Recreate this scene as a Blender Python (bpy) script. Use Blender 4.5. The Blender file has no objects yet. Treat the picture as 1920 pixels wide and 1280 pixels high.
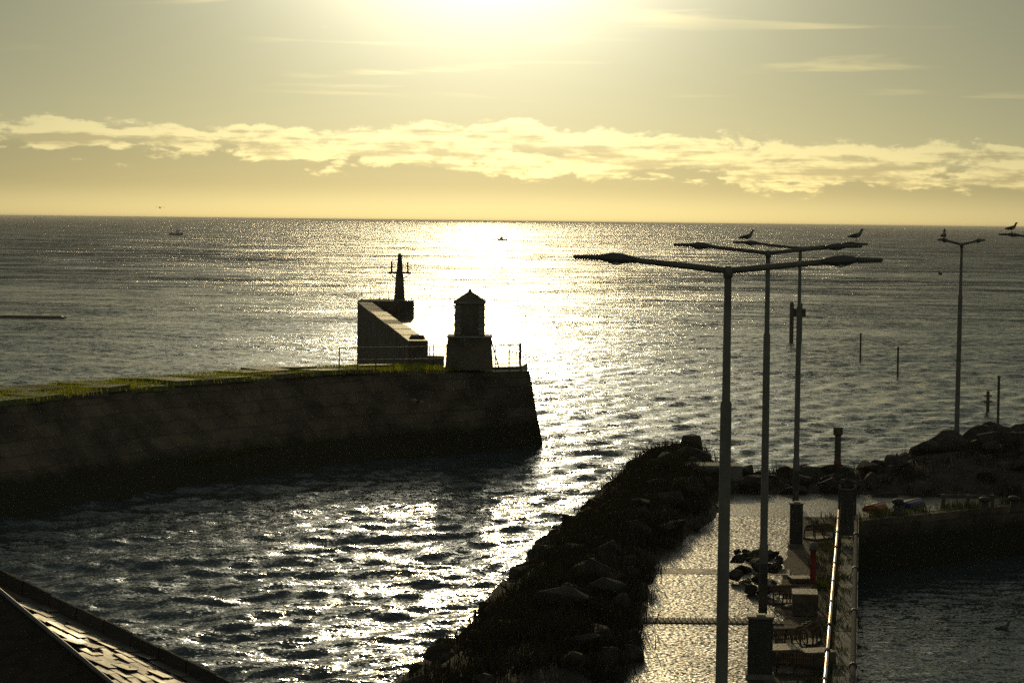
import bpy, bmesh, math, random
import numpy as np
from mathutils import Vector, Matrix, noise as mnoise
R = math.radians
random.seed(7); rng = np.random.default_rng(11)
SC = bpy.context.scene
COL = SC.collection

# ------------------------------------------------------------------ camera
CH = 10.2                      # eye height above the water
F = 4500.0                     # focal length in pixels of the 1920 px wide picture
PITCH = math.atan((640 - 415) / F)
ROLL = R(0.66)
cam_d = bpy.data.cameras.new('camera'); cam = bpy.data.objects.new('camera', cam_d); COL.objects.link(cam)
cam_d.sensor_width = 36; cam_d.lens = F / 1920 * 36
cam_d.clip_start = 0.5; cam_d.clip_end = 120000
_f = Vector((0, math.cos(PITCH), -math.sin(PITCH))); _u0 = Vector((0, math.sin(PITCH), math.cos(PITCH))); _r0 = Vector((1, 0, 0))
_r = _r0 * math.cos(ROLL) + _u0 * math.sin(ROLL); _u = _u0 * math.cos(ROLL) - _r0 * math.sin(ROLL)
M = Matrix((( _r.x, _u.x, -_f.x, 0), (_r.y, _u.y, -_f.y, 0), (_r.z, _u.z, -_f.z, CH), (0, 0, 0, 1)))
cam.matrix_world = M
SC.camera = cam
def ray(px, py):
    return _f + _r * ((px - 960) / F) - _u * ((py - 640) / F)
def P(px, py, z):              # where the sight line of a picture point meets the level z
    d = ray(px, py); t = (z - CH) / d.z
    return Vector((d.x * t, d.y * t, z))
def PY(px, py, y):             # ... or the upright plane at distance y
    d = ray(px, py); t = y / d.y
    return Vector((d.x * t, y, CH + d.z * t))

# ------------------------------------------------------------------ sky
SUN_EL = R(10.6); SUN_AZ = R(-0.68)
W = bpy.data.worlds.new('World'); SC.world = W; W.use_nodes = True
nt = W.node_tree; nt.nodes.clear(); N = nt.nodes.new; L = nt.links.new
def math_n(op, a, b=None, c=None, tree=None):
    t = tree or nt
    n = t.nodes.new('ShaderNodeMath'); n.operation = op
    for i, v in enumerate((a, b, c)):
        if v is None: continue
        if isinstance(v, (int, float)): n.inputs[i].default_value = v
        else: t.links.new(v, n.inputs[i])
    return n.outputs[0]
def smooth_n(x, a, b, tree=None):
    t = tree or nt
    n = t.nodes.new('ShaderNodeMapRange'); n.interpolation_type = 'SMOOTHSTEP'
    t.links.new(x, n.inputs[0]); n.inputs[1].default_value = a; n.inputs[2].default_value = b
    return n.outputs[0]
def mix_n(fac, a, b, tree=None, blend='MIX'):
    t = tree or nt
    n = t.nodes.new('ShaderNodeMix'); n.data_type = 'RGBA'; n.blend_type = blend; n.clamp_factor = True
    if isinstance(fac, (int, float)): n.inputs[0].default_value = fac
    else: t.links.new(fac, n.inputs[0])
    for i, v in ((6, a), (7, b)):
        if isinstance(v, tuple): n.inputs[i].default_value = (*v, 1)
        else: t.links.new(v, n.inputs[i])
    return n.outputs[2]
def noise_n(vec, scale, detail=4, rough=.55, tree=None, dist=0, out='Fac'):
    t = tree or nt
    n = t.nodes.new('ShaderNodeTexNoise'); n.inputs['Scale'].default_value = scale; n.inputs['Detail'].default_value = detail
    n.inputs['Roughness'].default_value = rough; n.inputs['Distortion'].default_value = dist
    if vec is not None: t.links.new(vec, n.inputs['Vector'])
    return n.outputs[out]

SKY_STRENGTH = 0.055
out = N('ShaderNodeOutputWorld'); bg = N('ShaderNodeBackground'); L(bg.outputs[0], out.inputs[0])
sky = N('ShaderNodeTexSky'); sky.sky_type = 'NISHITA'; sky.sun_disc = False
sky.sun_elevation = SUN_EL; sky.sun_rotation = SUN_AZ; sky.air_density = .5; sky.dust_density = .5; sky.ozone_density = 1.0; sky.altitude = 10
tc = N('ShaderNodeTexCoord'); dirv = tc.outputs['Generated']
sep = N('ShaderNodeSeparateXYZ'); L(dirv, sep.inputs[0])
hl = math_n('SQRT', math_n('ADD', math_n('MULTIPLY', sep.outputs[0], sep.outputs[0]), math_n('MULTIPLY', sep.outputs[1], sep.outputs[1])))
hl = math_n('MAXIMUM', hl, 1e-4)
el = math_n('DIVIDE', sep.outputs[2], hl)              # tangent of the elevation
hx = math_n('DIVIDE', sep.outputs[0], hl); hy = math_n('DIVIDE', sep.outputs[1], hl)
def skyvec(a, b, off=0.0):
    c = N('ShaderNodeCombineXYZ')
    L(math_n('MULTIPLY', hx, a), c.inputs[0]); L(math_n('MULTIPLY', hy, a), c.inputs[1])
    L(math_n('MULTIPLY_ADD', el, b, off), c.inputs[2])
    return c.outputs[0]
# warm white balance of the evening light
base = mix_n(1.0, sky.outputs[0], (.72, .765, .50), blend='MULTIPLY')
base = mix_n(1.0, base, (5.8, 6.0, 5.1), blend='ADD')          # even fill light added to the whole sky to lift the dark parts
# aureole of the hazy air round the sun
dt = N('ShaderNodeVectorMath'); dt.operation = 'DOT_PRODUCT'; L(dirv, dt.inputs[0])
dt.inputs[1].default_value = (math.sin(SUN_AZ) * math.cos(SUN_EL), math.cos(SUN_AZ) * math.cos(SUN_EL), math.sin(SUN_EL))
ang = math_n('ARCCOSINE', math_n('MINIMUM', dt.outputs['Value'], .999999))
glow = math_n('MINIMUM', math_n('MULTIPLY', math_n('EXPONENT', math_n('DIVIDE', math_n('SUBTRACT', ang, R(5.6)), -R(1.85))), 70.), 500.)
gc = N('ShaderNodeVectorMath'); gc.operation = 'SCALE'; gc.inputs[0].default_value = (1, .93, .70); L(glow, gc.inputs['Scale'])
base = mix_n(1.0, base, gc.outputs[0], blend='ADD')
# the bank of stratocumulus that lies all round the horizon at two degrees
und = noise_n(skyvec(6, 0, 3.1), 1, 2)                                    # slow rise and fall of the bank
elc = math_n('ADD', math_n('MULTIPLY_ADD', math_n('SUBTRACT', und, .5), -.022, el), math_n('MULTIPLY', hx, .030))
puff = noise_n(skyvec(34, 95, 7.7), 1, 8, .60, dist=.3)                   # billows
fineb = noise_n(skyvec(95, 300, 2.7), 1, 6, .60)
shp = math_n('ADD', math_n('MULTIPLY', math_n('SUBTRACT', puff, .5), 1.0), math_n('MULTIPLY', math_n('SUBTRACT', fineb, .5), .28))
wid = math_n('MULTIPLY_ADD', smooth_n(noise_n(skyvec(5, 0, 9.3), 1, 2), .3, .7), .006, .0065)
hgt = math_n('DIVIDE', math_n('SUBTRACT', elc, .0285), wid)                # -1 underside, +1 tops
prof = math_n('SUBTRACT', 1.0, math_n('MULTIPLY', hgt, hgt))
dens = math_n('ADD', math_n('MULTIPLY', math_n('MAXIMUM', prof, -1.5), .225), math_n('MULTIPLY', shp, 1.25))
cov = smooth_n(dens, .0, .13)
# light comes from above and behind: rims and thin parts glow, thick lower parts are grey
up = noise_n(skyvec(34, 95, 8.0), 1, 8, .60, dist=.3)
selfsh = math_n('MULTIPLY', math_n('SUBTRACT', up, puff), 2.2)
strat = math_n('MULTIPLY', math_n('SUBTRACT', noise_n(skyvec(22, 330, 1.2), 1, 5, .6), .5), 1.9)
thick = smooth_n(math_n('ADD', math_n('ADD', math_n('MULTIPLY', dens, .9), selfsh), math_n('ADD', strat, math_n('MULTIPLY', hgt, -.14))), .0, .5)
lit = mix_n(1.0, base, (1.62, 1.55, 1.42), blend='MULTIPLY')
shade = mix_n(1.0, base, (.98, .93, .88), blend='MULTIPLY')
cloudc = mix_n(thick, lit, shade)
# greyer air under the bank, clearing to the bright skyline
undr = math_n('MULTIPLY', smooth_n(elc, .034, .022), smooth_n(el, .004, .016))
base_u = mix_n(math_n('MULTIPLY', undr, 1.0), base, mix_n(1.0, base, (.80, .79, .78), blend='MULTIPLY'))
c1 = mix_n(math_n('MULTIPLY', cov, .92), base_u, cloudc)
# a few loose scraps under the bank
scr = math_n('MULTIPLY', smooth_n(noise_n(skyvec(48, 150, 4.4), 1, 6, .55), .60, .70), math_n('MULTIPLY', smooth_n(elc, .012, .018), smooth_n(elc, .030, .022)))
c1 = mix_n(math_n('MULTIPLY', scr, .8), c1, lit)
# thin cirrus streaks higher up
st = noise_n(skyvec(9, 120, 5.5), 1, 5, .5, dist=.5)
stm = smooth_n(noise_n(skyvec(5, 20, 2.5), 1, 2), .44, .60)
strk = math_n('MULTIPLY', math_n('MULTIPLY', smooth_n(st, .54, .68), stm), smooth_n(el, .044, .06))
c2 = mix_n(math_n('MULTIPLY', strk, .8), c1, mix_n(1.0, base, (1.55, 1.42, 1.2), blend='MULTIPLY'))
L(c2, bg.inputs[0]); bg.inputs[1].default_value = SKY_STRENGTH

# ------------------------------------------------------------------ sun, exposure
sun_d = bpy.data.lights.new('sun', 'SUN'); sun = bpy.data.objects.new('sun', sun_d); COL.objects.link(sun)
sun_d.energy = 2.2; sun_d.angle = R(0.53); sun_d.color = (1, .76, .38)
sdir = Vector((math.sin(SUN_AZ) * math.cos(SUN_EL), math.cos(SUN_AZ) * math.cos(SUN_EL), math.sin(SUN_EL)))
sun.rotation_euler = sdir.to_track_quat('Z', 'Y').to_euler()
sun.location = (0, 0, 60)
vs = SC.view_settings; vs.view_transform = 'Standard'; vs.look = 'None'; vs.exposure = -2.0; vs.gamma = 1; vs.use_curve_mapping = False
SC.cycles.use_denoising = False; SC.cycles.use_adaptive_sampling = False
SC.cycles.max_bounces = 6; SC.cycles.volume_bounces = 0; SC.cycles.glossy_bounces = 3
SC.cycles.sample_clamp_indirect = 3

# ------------------------------------------------------------------ helpers
def tag(o, label=None, cat=None, group=None, kind=None):
    for k, v in (('label', label), ('category', cat), ('group', group), ('kind', kind)):
        if v: o[k] = v
    return o
def empty(name, loc, rz=0):
    o = bpy.data.objects.new(name, None); COL.objects.link(o); o.location = loc; o.rotation_euler.z = rz
    o.empty_display_size = .2
    return o
class MB:
    def __init__(s): s.v = []; s.f = []
    def add(s, vs_, fs):
        b = len(s.v); s.v += [tuple(v) for v in vs_]; s.f += [tuple(i + b for i in f) for f in fs]; return s
    def box(s, x0, x1, y0, y1, z0, z1, tx=0, ty=0):   # tx, ty: how far the top draws in
        return s.add([(x0, y0, z0), (x1, y0, z0), (x1, y1, z0), (x0, y1, z0),
                      (x0 + tx, y0 + ty, z1), (x1 - tx, y0 + ty, z1), (x1 - tx, y1 - ty, z1), (x0 + tx, y1 - ty, z1)],
                     [(3, 2, 1, 0), (4, 5, 6, 7), (0, 1, 5, 4), (1, 2, 6, 5), (2, 3, 7, 6), (3, 0, 4, 7)])
    def prism(s, poly, z0, z1):
        n = len(poly)
        vs_ = [(p[0], p[1], z0) for p in poly] + [(p[0], p[1], z1) for p in poly]
        return s.add(vs_, [tuple(range(n))[::-1], tuple(range(n, 2 * n))] + [(i, (i + 1) % n, n + (i + 1) % n, n + i) for i in range(n)])
    def tube(s, pts, rad, n=8, sy=1.0):
        pts = [Vector(p) for p in pts]
        if isinstance(rad, (int, float)): rad = [rad] * len(pts)
        vs_ = []; fs = []
        for i, p in enumerate(pts):
            d = (pts[min(i + 1, len(pts) - 1)] - pts[max(i - 1, 0)]).normalized()
            a = d.cross(Vector((0, 0, 1)))
            if a.length < 1e-3: a = Vector((1, 0, 0))
            a.normalize(); b = a.cross(d).normalized()
            for k in range(n):
                t = 2 * math.pi * k / n
                vs_.append(p + a * math.cos(t) * rad[i] + b * math.sin(t) * rad[i] * sy)
        for i in range(len(pts) - 1):
            for k in range(n):
                k2 = (k + 1) % n
                fs.append((i * n + k, i * n + k2, (i + 1) * n + k2, (i + 1) * n + k))
        fs.append(tuple(range(n))[::-1]); fs.append(tuple((len(pts) - 1) * n + k for k in range(n)))
        return s.add(vs_, fs)
    def lathe(s, prof, n=16, c=(0, 0)):                # prof: (radius, z)
        return s.tube([(c[0], c[1], z) for r, z in prof], [r for r, z in prof], n)
    def build(s, name, mat, parent=None, smooth=False, loc=None):
        me = bpy.data.meshes.new(name); me.from_pydata(s.v, [], s.f); me.validate()
        me.materials.append(mat)
        bm = bmesh.new(); bm.from_mesh(me); bmesh.ops.recalc_face_normals(bm, faces=bm.faces); bm.to_mesh(me); bm.free()
        if smooth: me.shade_smooth()
        o = bpy.data.objects.new(name, me); COL.objects.link(o)
        if parent: o.parent = parent
        if loc is not None: o.location = loc
        return o
def copy_tree(o, parent=None):
    c = o.copy(); COL.objects.link(c); c.parent = parent
    for ch in list(o.children): copy_tree(ch, c)
    return c

MATS = {}
def mat(name, col, rough=.8, var=.25, scale=3.0, bump=.0, bscale=20., metal=0., spec=.4, detail=6):
    if name in MATS: return MATS[name]
    m = bpy.data.materials.new(name); m.use_nodes = True; t = m.node_tree; b = t.nodes['Principled BSDF']
    g = t.nodes.new('ShaderNodeNewGeometry')
    nz = noise_n(g.outputs['Position'], scale, detail, .6, tree=t)
    lo = tuple(c * (1 - var) for c in col); hi = tuple(min(1, c * (1 + var)) for c in col)
    r = mix_n(smooth_n(nz, .3, .7, tree=t), lo, hi, tree=t)
    t.links.new(r, b.inputs['Base Color'])
    b.inputs['Roughness'].default_value = rough; b.inputs['Metallic'].default_value = metal; b.inputs['Specular IOR Level'].default_value = spec
    if bump:
        bn = t.nodes.new('ShaderNodeBump'); bn.inputs['Strength'].default_value = bump; bn.inputs['Distance'].default_value = .03
        t.links.new(noise_n(g.outputs['Position'], bscale, 6, .6, tree=t), bn.inputs['Height']); t.links.new(bn.outputs[0], b.inputs['Normal'])
    MATS[name] = m; return m
M_CONC = mat('weathered_concrete', (.22, .21, .18), .75, .35, 1.2, .5, 9)
M_STONE = mat('harbour_stone', (.13, .108, .08), .85, .45, .9, .8, 5, spec=.2)
def wall_mat():
    m = mat('breakwater_masonry', (.13, .105, .075), .85, .45, .8, spec=.2); t = m.node_tree; b = t.nodes['Principled BSDF']
    g = t.nodes.new('ShaderNodeNewGeometry'); sp = t.nodes.new('ShaderNodeSeparateXYZ'); t.links.new(g.outputs['Position'], sp.inputs[0])
    u = math_n('ADD', math_n('MULTIPLY', sp.outputs[0], .62, tree=t), math_n('MULTIPLY', sp.outputs[1], .78, tree=t), tree=t)
    wob = math_n('MULTIPLY', math_n('SUBTRACT', noise_n(g.outputs['Position'], .8, 3, tree=t), .5, tree=t), .55, tree=t)
    cb = t.nodes.new('ShaderNodeCombineXYZ'); t.links.new(math_n('ADD', u, wob, tree=t), cb.inputs[0]); t.links.new(math_n('MULTIPLY_ADD', wob, .5, sp.outputs[2], tree=t), cb.inputs[1])
    br = t.nodes.new('ShaderNodeTexBrick'); t.links.new(cb.outputs[0], br.inputs['Vector']); br.inputs['Scale'].default_value = 1
    br.inputs['Brick Width'].default_value = 1.25; br.inputs['Row Height'].default_value = .46; br.inputs['Mortar Size'].default_value = .022
    br.inputs['Color1'].default_value = (.75, .75, .75, 1); br.inputs['Color2'].default_value = (1.15, 1.12, 1.08, 1); br.inputs['Mortar'].default_value = (.7, .7, .7, 1)
    c0 = b.inputs['Base Color'].links[0].from_socket
    c1_ = mix_n(1.0, c0, br.outputs['Color'], tree=t, blend='MULTIPLY')
    tide = smooth_n(math_n('MULTIPLY_ADD', noise_n(g.outputs['Position'], 1.3, 4, tree=t), .8, sp.outputs[2], tree=t), 1.9, 1.3, tree=t)
    t.links.new(mix_n(tide, c1_, (.028, .030, .014), tree=t), b.inputs['Base Color'])
    bn = t.nodes.new('ShaderNodeBump'); bn.inputs['Strength'].default_value = .9; bn.inputs['Distance'].default_value = .06
    h = math_n('ADD', math_n('MULTIPLY', br.outputs['Fac'], -1., tree=t), noise_n(g.outputs['Position'], 5, 6, .6, tree=t), tree=t)
    t.links.new(h, bn.inputs['Height']); t.links.new(bn.outputs[0], b.inputs['Normal']); return m
M_WALL = wall_mat()
M_SHADESLATE = mat('shaded_slate', (.035, .029, .021), .9, .35, 5, .5, 9, spec=.15)  # shade put into the slate colour, for the slope turned from the sun
M_ROCK = mat('dark_rock', (.05, .045, .036), .85, .5, 2.2, .8, 7, spec=.2)
M_WEED = mat('green_algae', (.13, .16, .025), .55, .45, 3.5, .6, 30)
M_STEEL = mat('galvanised_steel', (.17, .155, .13), .55, .2, 4, metal=.25)
M_RAILG = mat('dull_grey_paint', (.09, .09, .085), .9, .3, 4, spec=.1)
M_SKEW = mat('shaded_sandstone', (.07, .06, .05), .8, .35, 2, .5, 14)  # stone darkened in its colour, for the skew side that stands in shade
M_DARKSTEEL = mat('dark_painted_steel', (.05, .047, .04), .6, .3, 5)
M_LAMPGLASS = mat('lamp_housing', (.09, .082, .07), .3, .1, 4, spec=.6)
M_GULL = mat('gull_white', (.20, .185, .16), .8, .2, 9)
M_GULLG = mat('gull_grey', (.07, .065, .06), .8, .2, 9)
M_BEAK = mat('beak_yellow', (.55, .36, .05), .5, .1, 9)
def leaf_mat(name, col, tr):
    m = mat(name, col, .7, .5, 1.5); t = m.node_tree; b = t.nodes['Principled BSDF']; ou = t.nodes['Material Output']
    tl = t.nodes.new('ShaderNodeBsdfTranslucent'); tl.inputs[0].default_value = (*tr, 1)
    mx = t.nodes.new('ShaderNodeMixShader'); mx.inputs[0].default_value = .55
    t.links.new(b.outputs[0], mx.inputs[1]); t.links.new(tl.outputs[0], mx.inputs[2]); t.links.new(mx.outputs[0], ou.inputs[0]); return m
M_GRASS = leaf_mat('coarse_grass', (.03, .03, .014), (.022, .02, .007))
M_TUFT = leaf_mat('quay_tufts', (.05, .065, .018), (.09, .10, .012))
M_LUSH = leaf_mat('lush_weed', (.11, .14, .02), (.62, .64, .03))
M_RED = mat('red_paint', (.28, .03, .02), .4, .3, 6)
M_ORANGE = mat('orange_hull', (.32, .07, .015), .45, .15, 5)
M_BLUE = mat('blue_cover', (.015, .025, .13), .6, .25, 5)
M_BRASS = mat('worn_handrail', (.50, .30, .20), .22, .15, 7, metal=.9)
M_TIMBER = mat('wet_timber', (.12, .09, .06), .6, .4, 6, .5, 14)
M_PALEWOOD = mat('pale_board', (.34, .28, .18), .55, .25, 6, .4, 14)
M_NET = mat('net_rope', (.16, .10, .05), .85, .5, 9, .8, 40)
M_LEAD = mat('lead_flashing', (.12, .12, .12), .5, .25, 5)
M_PAINTW = mat('white_paint', (.6, .6, .58), .5, .2, 4)
M_HULL = mat('dark_hull', (.05, .06, .07), .5, .2, 3)

# ------------------------------------------------------------------ sea
def make_sea():
    az = np.concatenate([np.linspace(-75, -22, 14), np.linspace(-20, 20, 560), np.linspace(22, 75, 14)]) * math.pi / 180
    q = np.linspace(0, 1, 760)
    # rows: even steps of sight angle down to the skyline
    tan0 = CH / 34.0; tan1 = CH / 2500.0
    rr = CH / (tan0 + (tan1 - tan0) * q)
    rr = np.concatenate([[6, 20], rr, [4000, 8000, 16000, 41500]])
    A, D = np.meshgrid(az, rr)
    X = np.sin(A) * D; Y = np.cos(A) * D; Z = np.zeros_like(X)
    fade = np.clip((1500 - D) / 900, 0, 1) * np.clip((D - 20) / 15, 0, 1)
    for i in range(46):
        lam = .7 * (4.5 / .7) ** rng.random()
        th = rng.normal(R(-70), R(38)); k = 2 * math.pi / lam
        amp = .0052 * lam ** .95 * (.6 + .8 * rng.random())
        ph = (X * math.cos(th) + Y * math.sin(th)) * k + rng.random() * 6.28
        res = np.clip(1.6 - D * D / (CH * 2400.) / lam * 1.2, 0, 1)
        Z += amp * (np.sin(ph) + .25 * np.sin(2 * ph + 1.57)) * res
    Z *= fade
    Z *= np.where((X > .1455 * Y) & (Y < 75), .3, 1.0)      # ripples only inside the basin
    nr, nc = X.shape
    v = np.stack([X, Y, Z], -1).reshape(-1, 3)
    idx = np.arange(nr * nc).reshape(nr, nc)
    f = np.stack([idx[:-1, :-1], idx[:-1, 1:], idx[1:, 1:], idx[1:, :-1]], -1).reshape(-1, 4)
    me = bpy.data.meshes.new('sea')
    me.vertices.add(len(v)); me.vertices.foreach_set('co', v.ravel())
    me.loops.add(f.size); me.loops.foreach_set('vertex_index', f.ravel().astype(np.int32))
    me.polygons.add(len(f)); me.polygons.foreach_set('loop_start', np.arange(0, f.size, 4, dtype=np.int32))
    me.update(calc_edges=True); me.shade_smooth()
    if me.polygons[len(f) // 2].normal.z < 0: me.flip_normals()
    m = bpy.data.materials.new('sea_water'); m.use_nodes = True; t = m.node_tree; b = t.nodes['Principled BSDF']
    b.inputs['Base Color'].default_value = (.034, .062, .074, 1); b.inputs['IOR'].default_value = 1.33
    b.inputs['Specular IOR Level'].default_value = .36
    g = t.nodes.new('ShaderNodeNewGeometry'); pos = g.outputs['Position']
    sp = t.nodes.new('ShaderNodeSeparateXYZ'); t.links.new(pos, sp.inputs[0])
    # sheltered water by the harbour is smoother than the open sea
    ly = math_n('LOGARITHM', math_n('MAXIMUM', sp.outputs[1], 10., tree=t), 10., tree=t)
    opn = smooth_n(ly, 1.95, 2.88, tree=t)
    t.links.new(math_n('MULTIPLY_ADD', opn, .16, .10, tree=t), b.inputs['Roughness'])
    def layer(scale, amt, detail, sx=1, sy=1, rough=.55):
        mp = t.nodes.new('ShaderNodeMapping'); mp.inputs['Scale'].default_value = (sx, sy, 1); t.links.new(pos, mp.inputs['Vector'])
        c = noise_n(mp.outputs[0], scale, detail, rough, tree=t, out='Color')
        s1 = t.nodes.new('ShaderNodeVectorMath'); s1.operation = 'SUBTRACT'; t.links.new(c, s1.inputs[0]); s1.inputs[1].default_value = (.5, .5, .5)
        s2 = t.nodes.new('ShaderNodeVectorMath'); s2.operation = 'MULTIPLY'; t.links.new(s1.outputs[0], s2.inputs[0]); s2.inputs[1].default_value = (amt, amt * 1.15, 0)
        return s2.outputs[0]
    def vadd(a, b_):
        n = t.nodes.new('ShaderNodeVectorMath'); n.operation = 'ADD'; t.links.new(a, n.inputs[0]); t.links.new(b_, n.inputs[1]); return n.outputs[0]
    # gusts: patches of calmer and rougher ripples
    gust = smooth_n(noise_n(pos, .035, 3, tree=t), .3, .7, tree=t)
    fine = vadd(layer(3.4, .85, 3, .6, 1), layer(13, 1.05, 3, .8, 1))
    big = vadd(vadd(layer(.7, .6, 2, .5, 1), layer(.16, .6, 2, .5, 1)), layer(.035, .5, 2, .5, 1))
    bs = t.nodes.new('ShaderNodeVectorMath'); bs.operation = 'SCALE'; t.links.new(big, bs.inputs[0]); t.links.new(math_n('MULTIPLY_ADD', opn, .85, .15, tree=t), bs.inputs['Scale'])
    rip = vadd(fine, bs.outputs[0])
    gs = t.nodes.new('ShaderNodeVectorMath'); gs.operation = 'SCALE'; t.links.new(rip, gs.inputs[0]); t.links.new(math_n('MULTIPLY', math_n('MULTIPLY_ADD', gust, .5, .7, tree=t), math_n('MULTIPLY_ADD', opn, 1.08, .76, tree=t), tree=t), gs.inputs['Scale'])
    # shoaling waves: their fronts, turned to the shore, stand steeper than their backs
    lean = t.nodes.new('ShaderNodeCombineXYZ'); t.links.new(math_n('MULTIPLY', opn, -.26, tree=t), lean.inputs[1])
    nrm = vadd(vadd(g.outputs['Normal'], lean.outputs[0]), gs.outputs[0])
    nn = t.nodes.new('ShaderNodeVectorMath'); nn.operation = 'NORMALIZE'; t.links.new(nrm, nn.inputs[0])
    t.links.new(nn.outputs[0], b.inputs['Normal'])
    me.materials.append(m)
    o = bpy.data.objects.new('sea', me); COL.objects.link(o); tag(o, kind='structure')
make_sea()

def make_haze():
    o = MB().box(-42000, 42000, -60, 42000, -4.0, 12.5).build('haze', M_CONC)
    o.data.materials.clear()
    m = bpy.data.materials.new('haze_air'); m.use_nodes = True; t = m.node_tree; t.nodes.clear()
    ou = t.nodes.new('ShaderNodeOutputMaterial'); pv = t.nodes.new('ShaderNodeVolumePrincipled')
    pv.inputs['Color'].default_value = (.95, .93, .88, 1); pv.inputs['Density'].default_value = HAZE; pv.inputs['Anisotropy'].default_value = .42
    t.links.new(pv.outputs[0], ou.inputs['Volume']); o.data.materials.append(m); tag(o, kind='stuff')
HAZE = 1.1e-4
make_haze()
# ------------------------------------------------------------------ quay, path, harbour ground
ZQ = 1.6
def quay_edge(y): return .1455 * y
def path_left(y): return float(np.interp(y, [30, 40, 62, 66, 70, 78, 92], [.75, 1.7, 3.85, 4.9, 6.0, 6.8, 7.4]))
def path_right(y): return -1.05 + .137 * y
tag(MB().prism([(-34, 4), (quay_edge(4), 4), (quay_edge(69.6), 69.6), (16.2, 74.5), (70, 92), (70, 100), (20, 82), (9, 77), (5.4, 77), (4.6, 70), (1.6, 58), (-.3, 44), (-34, 44)], -2.6, ZQ).build('quay', M_WALL), kind='structure')

def wet_mat(name, col, rough, amt, scale, puddle=.5):
    m = bpy.data.materials.new(name); m.use_nodes = True; t = m.node_tree; b = t.nodes['Principled BSDF']
    g = t.nodes.new('ShaderNodeNewGeometry'); pos = g.outputs['Position']
    r = mix_n(smooth_n(noise_n(pos, .9, 6, .6, tree=t), .35, .65, tree=t), tuple(c * .65 for c in col), tuple(c * 1.3 for c in col), tree=t)
    t.links.new(r, b.inputs['Base Color'])
    wetness = smooth_n(noise_n(pos, .55, 4, .6, tree=t), .35, .65, tree=t)
    t.links.new(math_n('MULTIPLY_ADD', wetness, -puddle * rough, rough, tree=t), b.inputs['Roughness'])
    b.inputs['Specular IOR Level'].default_value = .38
    c = noise_n(pos, scale, 3, .6, tree=t, out='Color')
    s1 = t.nodes.new('ShaderNodeVectorMath'); s1.operation = 'SUBTRACT'; t.links.new(c, s1.inputs[0]); s1.inputs[1].default_value = (.5, .5, .5)
    s2 = t.nodes.new('ShaderNodeVectorMath'); s2.operation = 'SCALE'; t.links.new(s1.outputs[0], s2.inputs[0]); s2.inputs['Scale'].default_value = amt
    ad = t.nodes.new('ShaderNodeVectorMath'); ad.operation = 'ADD'; t.links.new(g.outputs['Normal'], ad.inputs[0]); t.links.new(s2.outputs[0], ad.inputs[1])
    nn = t.nodes.new('ShaderNodeVectorMath'); nn.operation = 'NORMALIZE'; t.links.new(ad.outputs[0], nn.inputs[0]); t.links.new(nn.outputs[0], b.inputs['Normal'])
    return m
M_PATH = wet_mat('wet_tarmac', (.04, .035, .027), .43, 1.9, 15, .2)
M_DECK = wet_mat('wet_concrete_deck', (.16, .15, .12), .46, .9, 18, .3)
M_DARKBAND = wet_mat('dark_tarmac', (.03, .03, .028), .62, .9, 22, .2)

def strip(name, fl, fr, y0, y1, z, m, n=24):
    b = MB(); vs_ = []; fs = []
    for i in range(n + 1):
        y = y0 + (y1 - y0) * i / n
        vs_ += [(fl(y), y, z), (fr(y), y, z)]
    for i in range(n): fs.append((2 * i, 2 * i + 1, 2 * i + 3, 2 * i + 2))
    return b.add(vs_, fs).build(name, m)
tag(strip('path', lambda y: path_left(y) - .9, lambda y: path_right(y) - .25 + .3 * mnoise.noise(Vector((0, y * .7, 0))), 30, 76, ZQ + .006, M_PATH, 120), kind='structure')
tag(strip('dark_path_band', path_left, lambda y: path_right(y) - .1, 58.6, 59.5, ZQ + .012, M_DARKBAND, 2), kind='structure')  # darker band of tarmac across the path
tag(strip('yard', lambda y: path_right(y) - 2.2, lambda y: np.interp(y, [70.2, 74.5, 77], [10.2, 15.6, 18]), 70.4, 76.4, ZQ + .010, M_DECK, 6), kind='structure')

# ribbed drain across the path
dr = empty('drain_channel', (path_left(51.6), 51.3, ZQ))
tag(dr, 'ribbed pale drain channel crossing the wet path beside the nearer cabinet', 'drain')
wdr = path_right(51.6) - path_left(51.6) - .1
MB().box(0, wdr, 0, .60, .008, .03).build('frame', M_CONC, dr)
rib0 = None
for i in range(26):
    if rib0 is None:
        rib0 = MB().box(0, .05, .06, .54, .031, .062, .012, .02).build('rib', M_PALEWOOD, dr); r_ = rib0
    else:
        r_ = rib0.copy(); COL.objects.link(r_); r_.parent = dr
    r_.location = (.03 + i * (wdr - .1) / 25, 0, 0)

# ------------------------------------------------------------------ rock banks
def rock_mesh(i, nverts=13, flat=.8):
    rr = random.Random(100 + i); bm = bmesh.new()
    for k in range(nverts):
        v = Vector((rr.gauss(0, 1), rr.gauss(0, 1), rr.gauss(0, 1))).normalized()
        v = Vector((v.x * (.5 + .12 * rr.random()), v.y * (.45 + .12 * rr.random()), v.z * flat * .45))
        bm.verts.new(v)
    r = bmesh.ops.convex_hull(bm, input=bm.verts)
    bmesh.ops.delete(bm, geom=[v for v in bm.verts if not v.link_faces], context='VERTS')
    bmesh.ops.bevel(bm, geom=bm.edges[:], offset=.018, segments=1, affect='EDGES')
    me = bpy.data.meshes.new('rock'); bm.to_mesh(me); bm.free(); me.materials.append(M_ROCK); return me
ROCKS = [rock_mesh(i) for i in range(9)]
def rock(p, size, label, group, name='rock', squash=1.0):
    o = bpy.data.objects.new(name, random.choice(ROCKS)); COL.objects.link(o)
    o.location = p; o.rotation_euler = (random.uniform(-.4, .4), random.uniform(-.4, .4), random.uniform(0, 6.28))
    o.scale = (size * random.uniform(.8, 1.25), size * random.uniform(.8, 1.2), size * random.uniform(.75, 1.1) * squash)
    return tag(o, label, 'rock', group)

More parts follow.
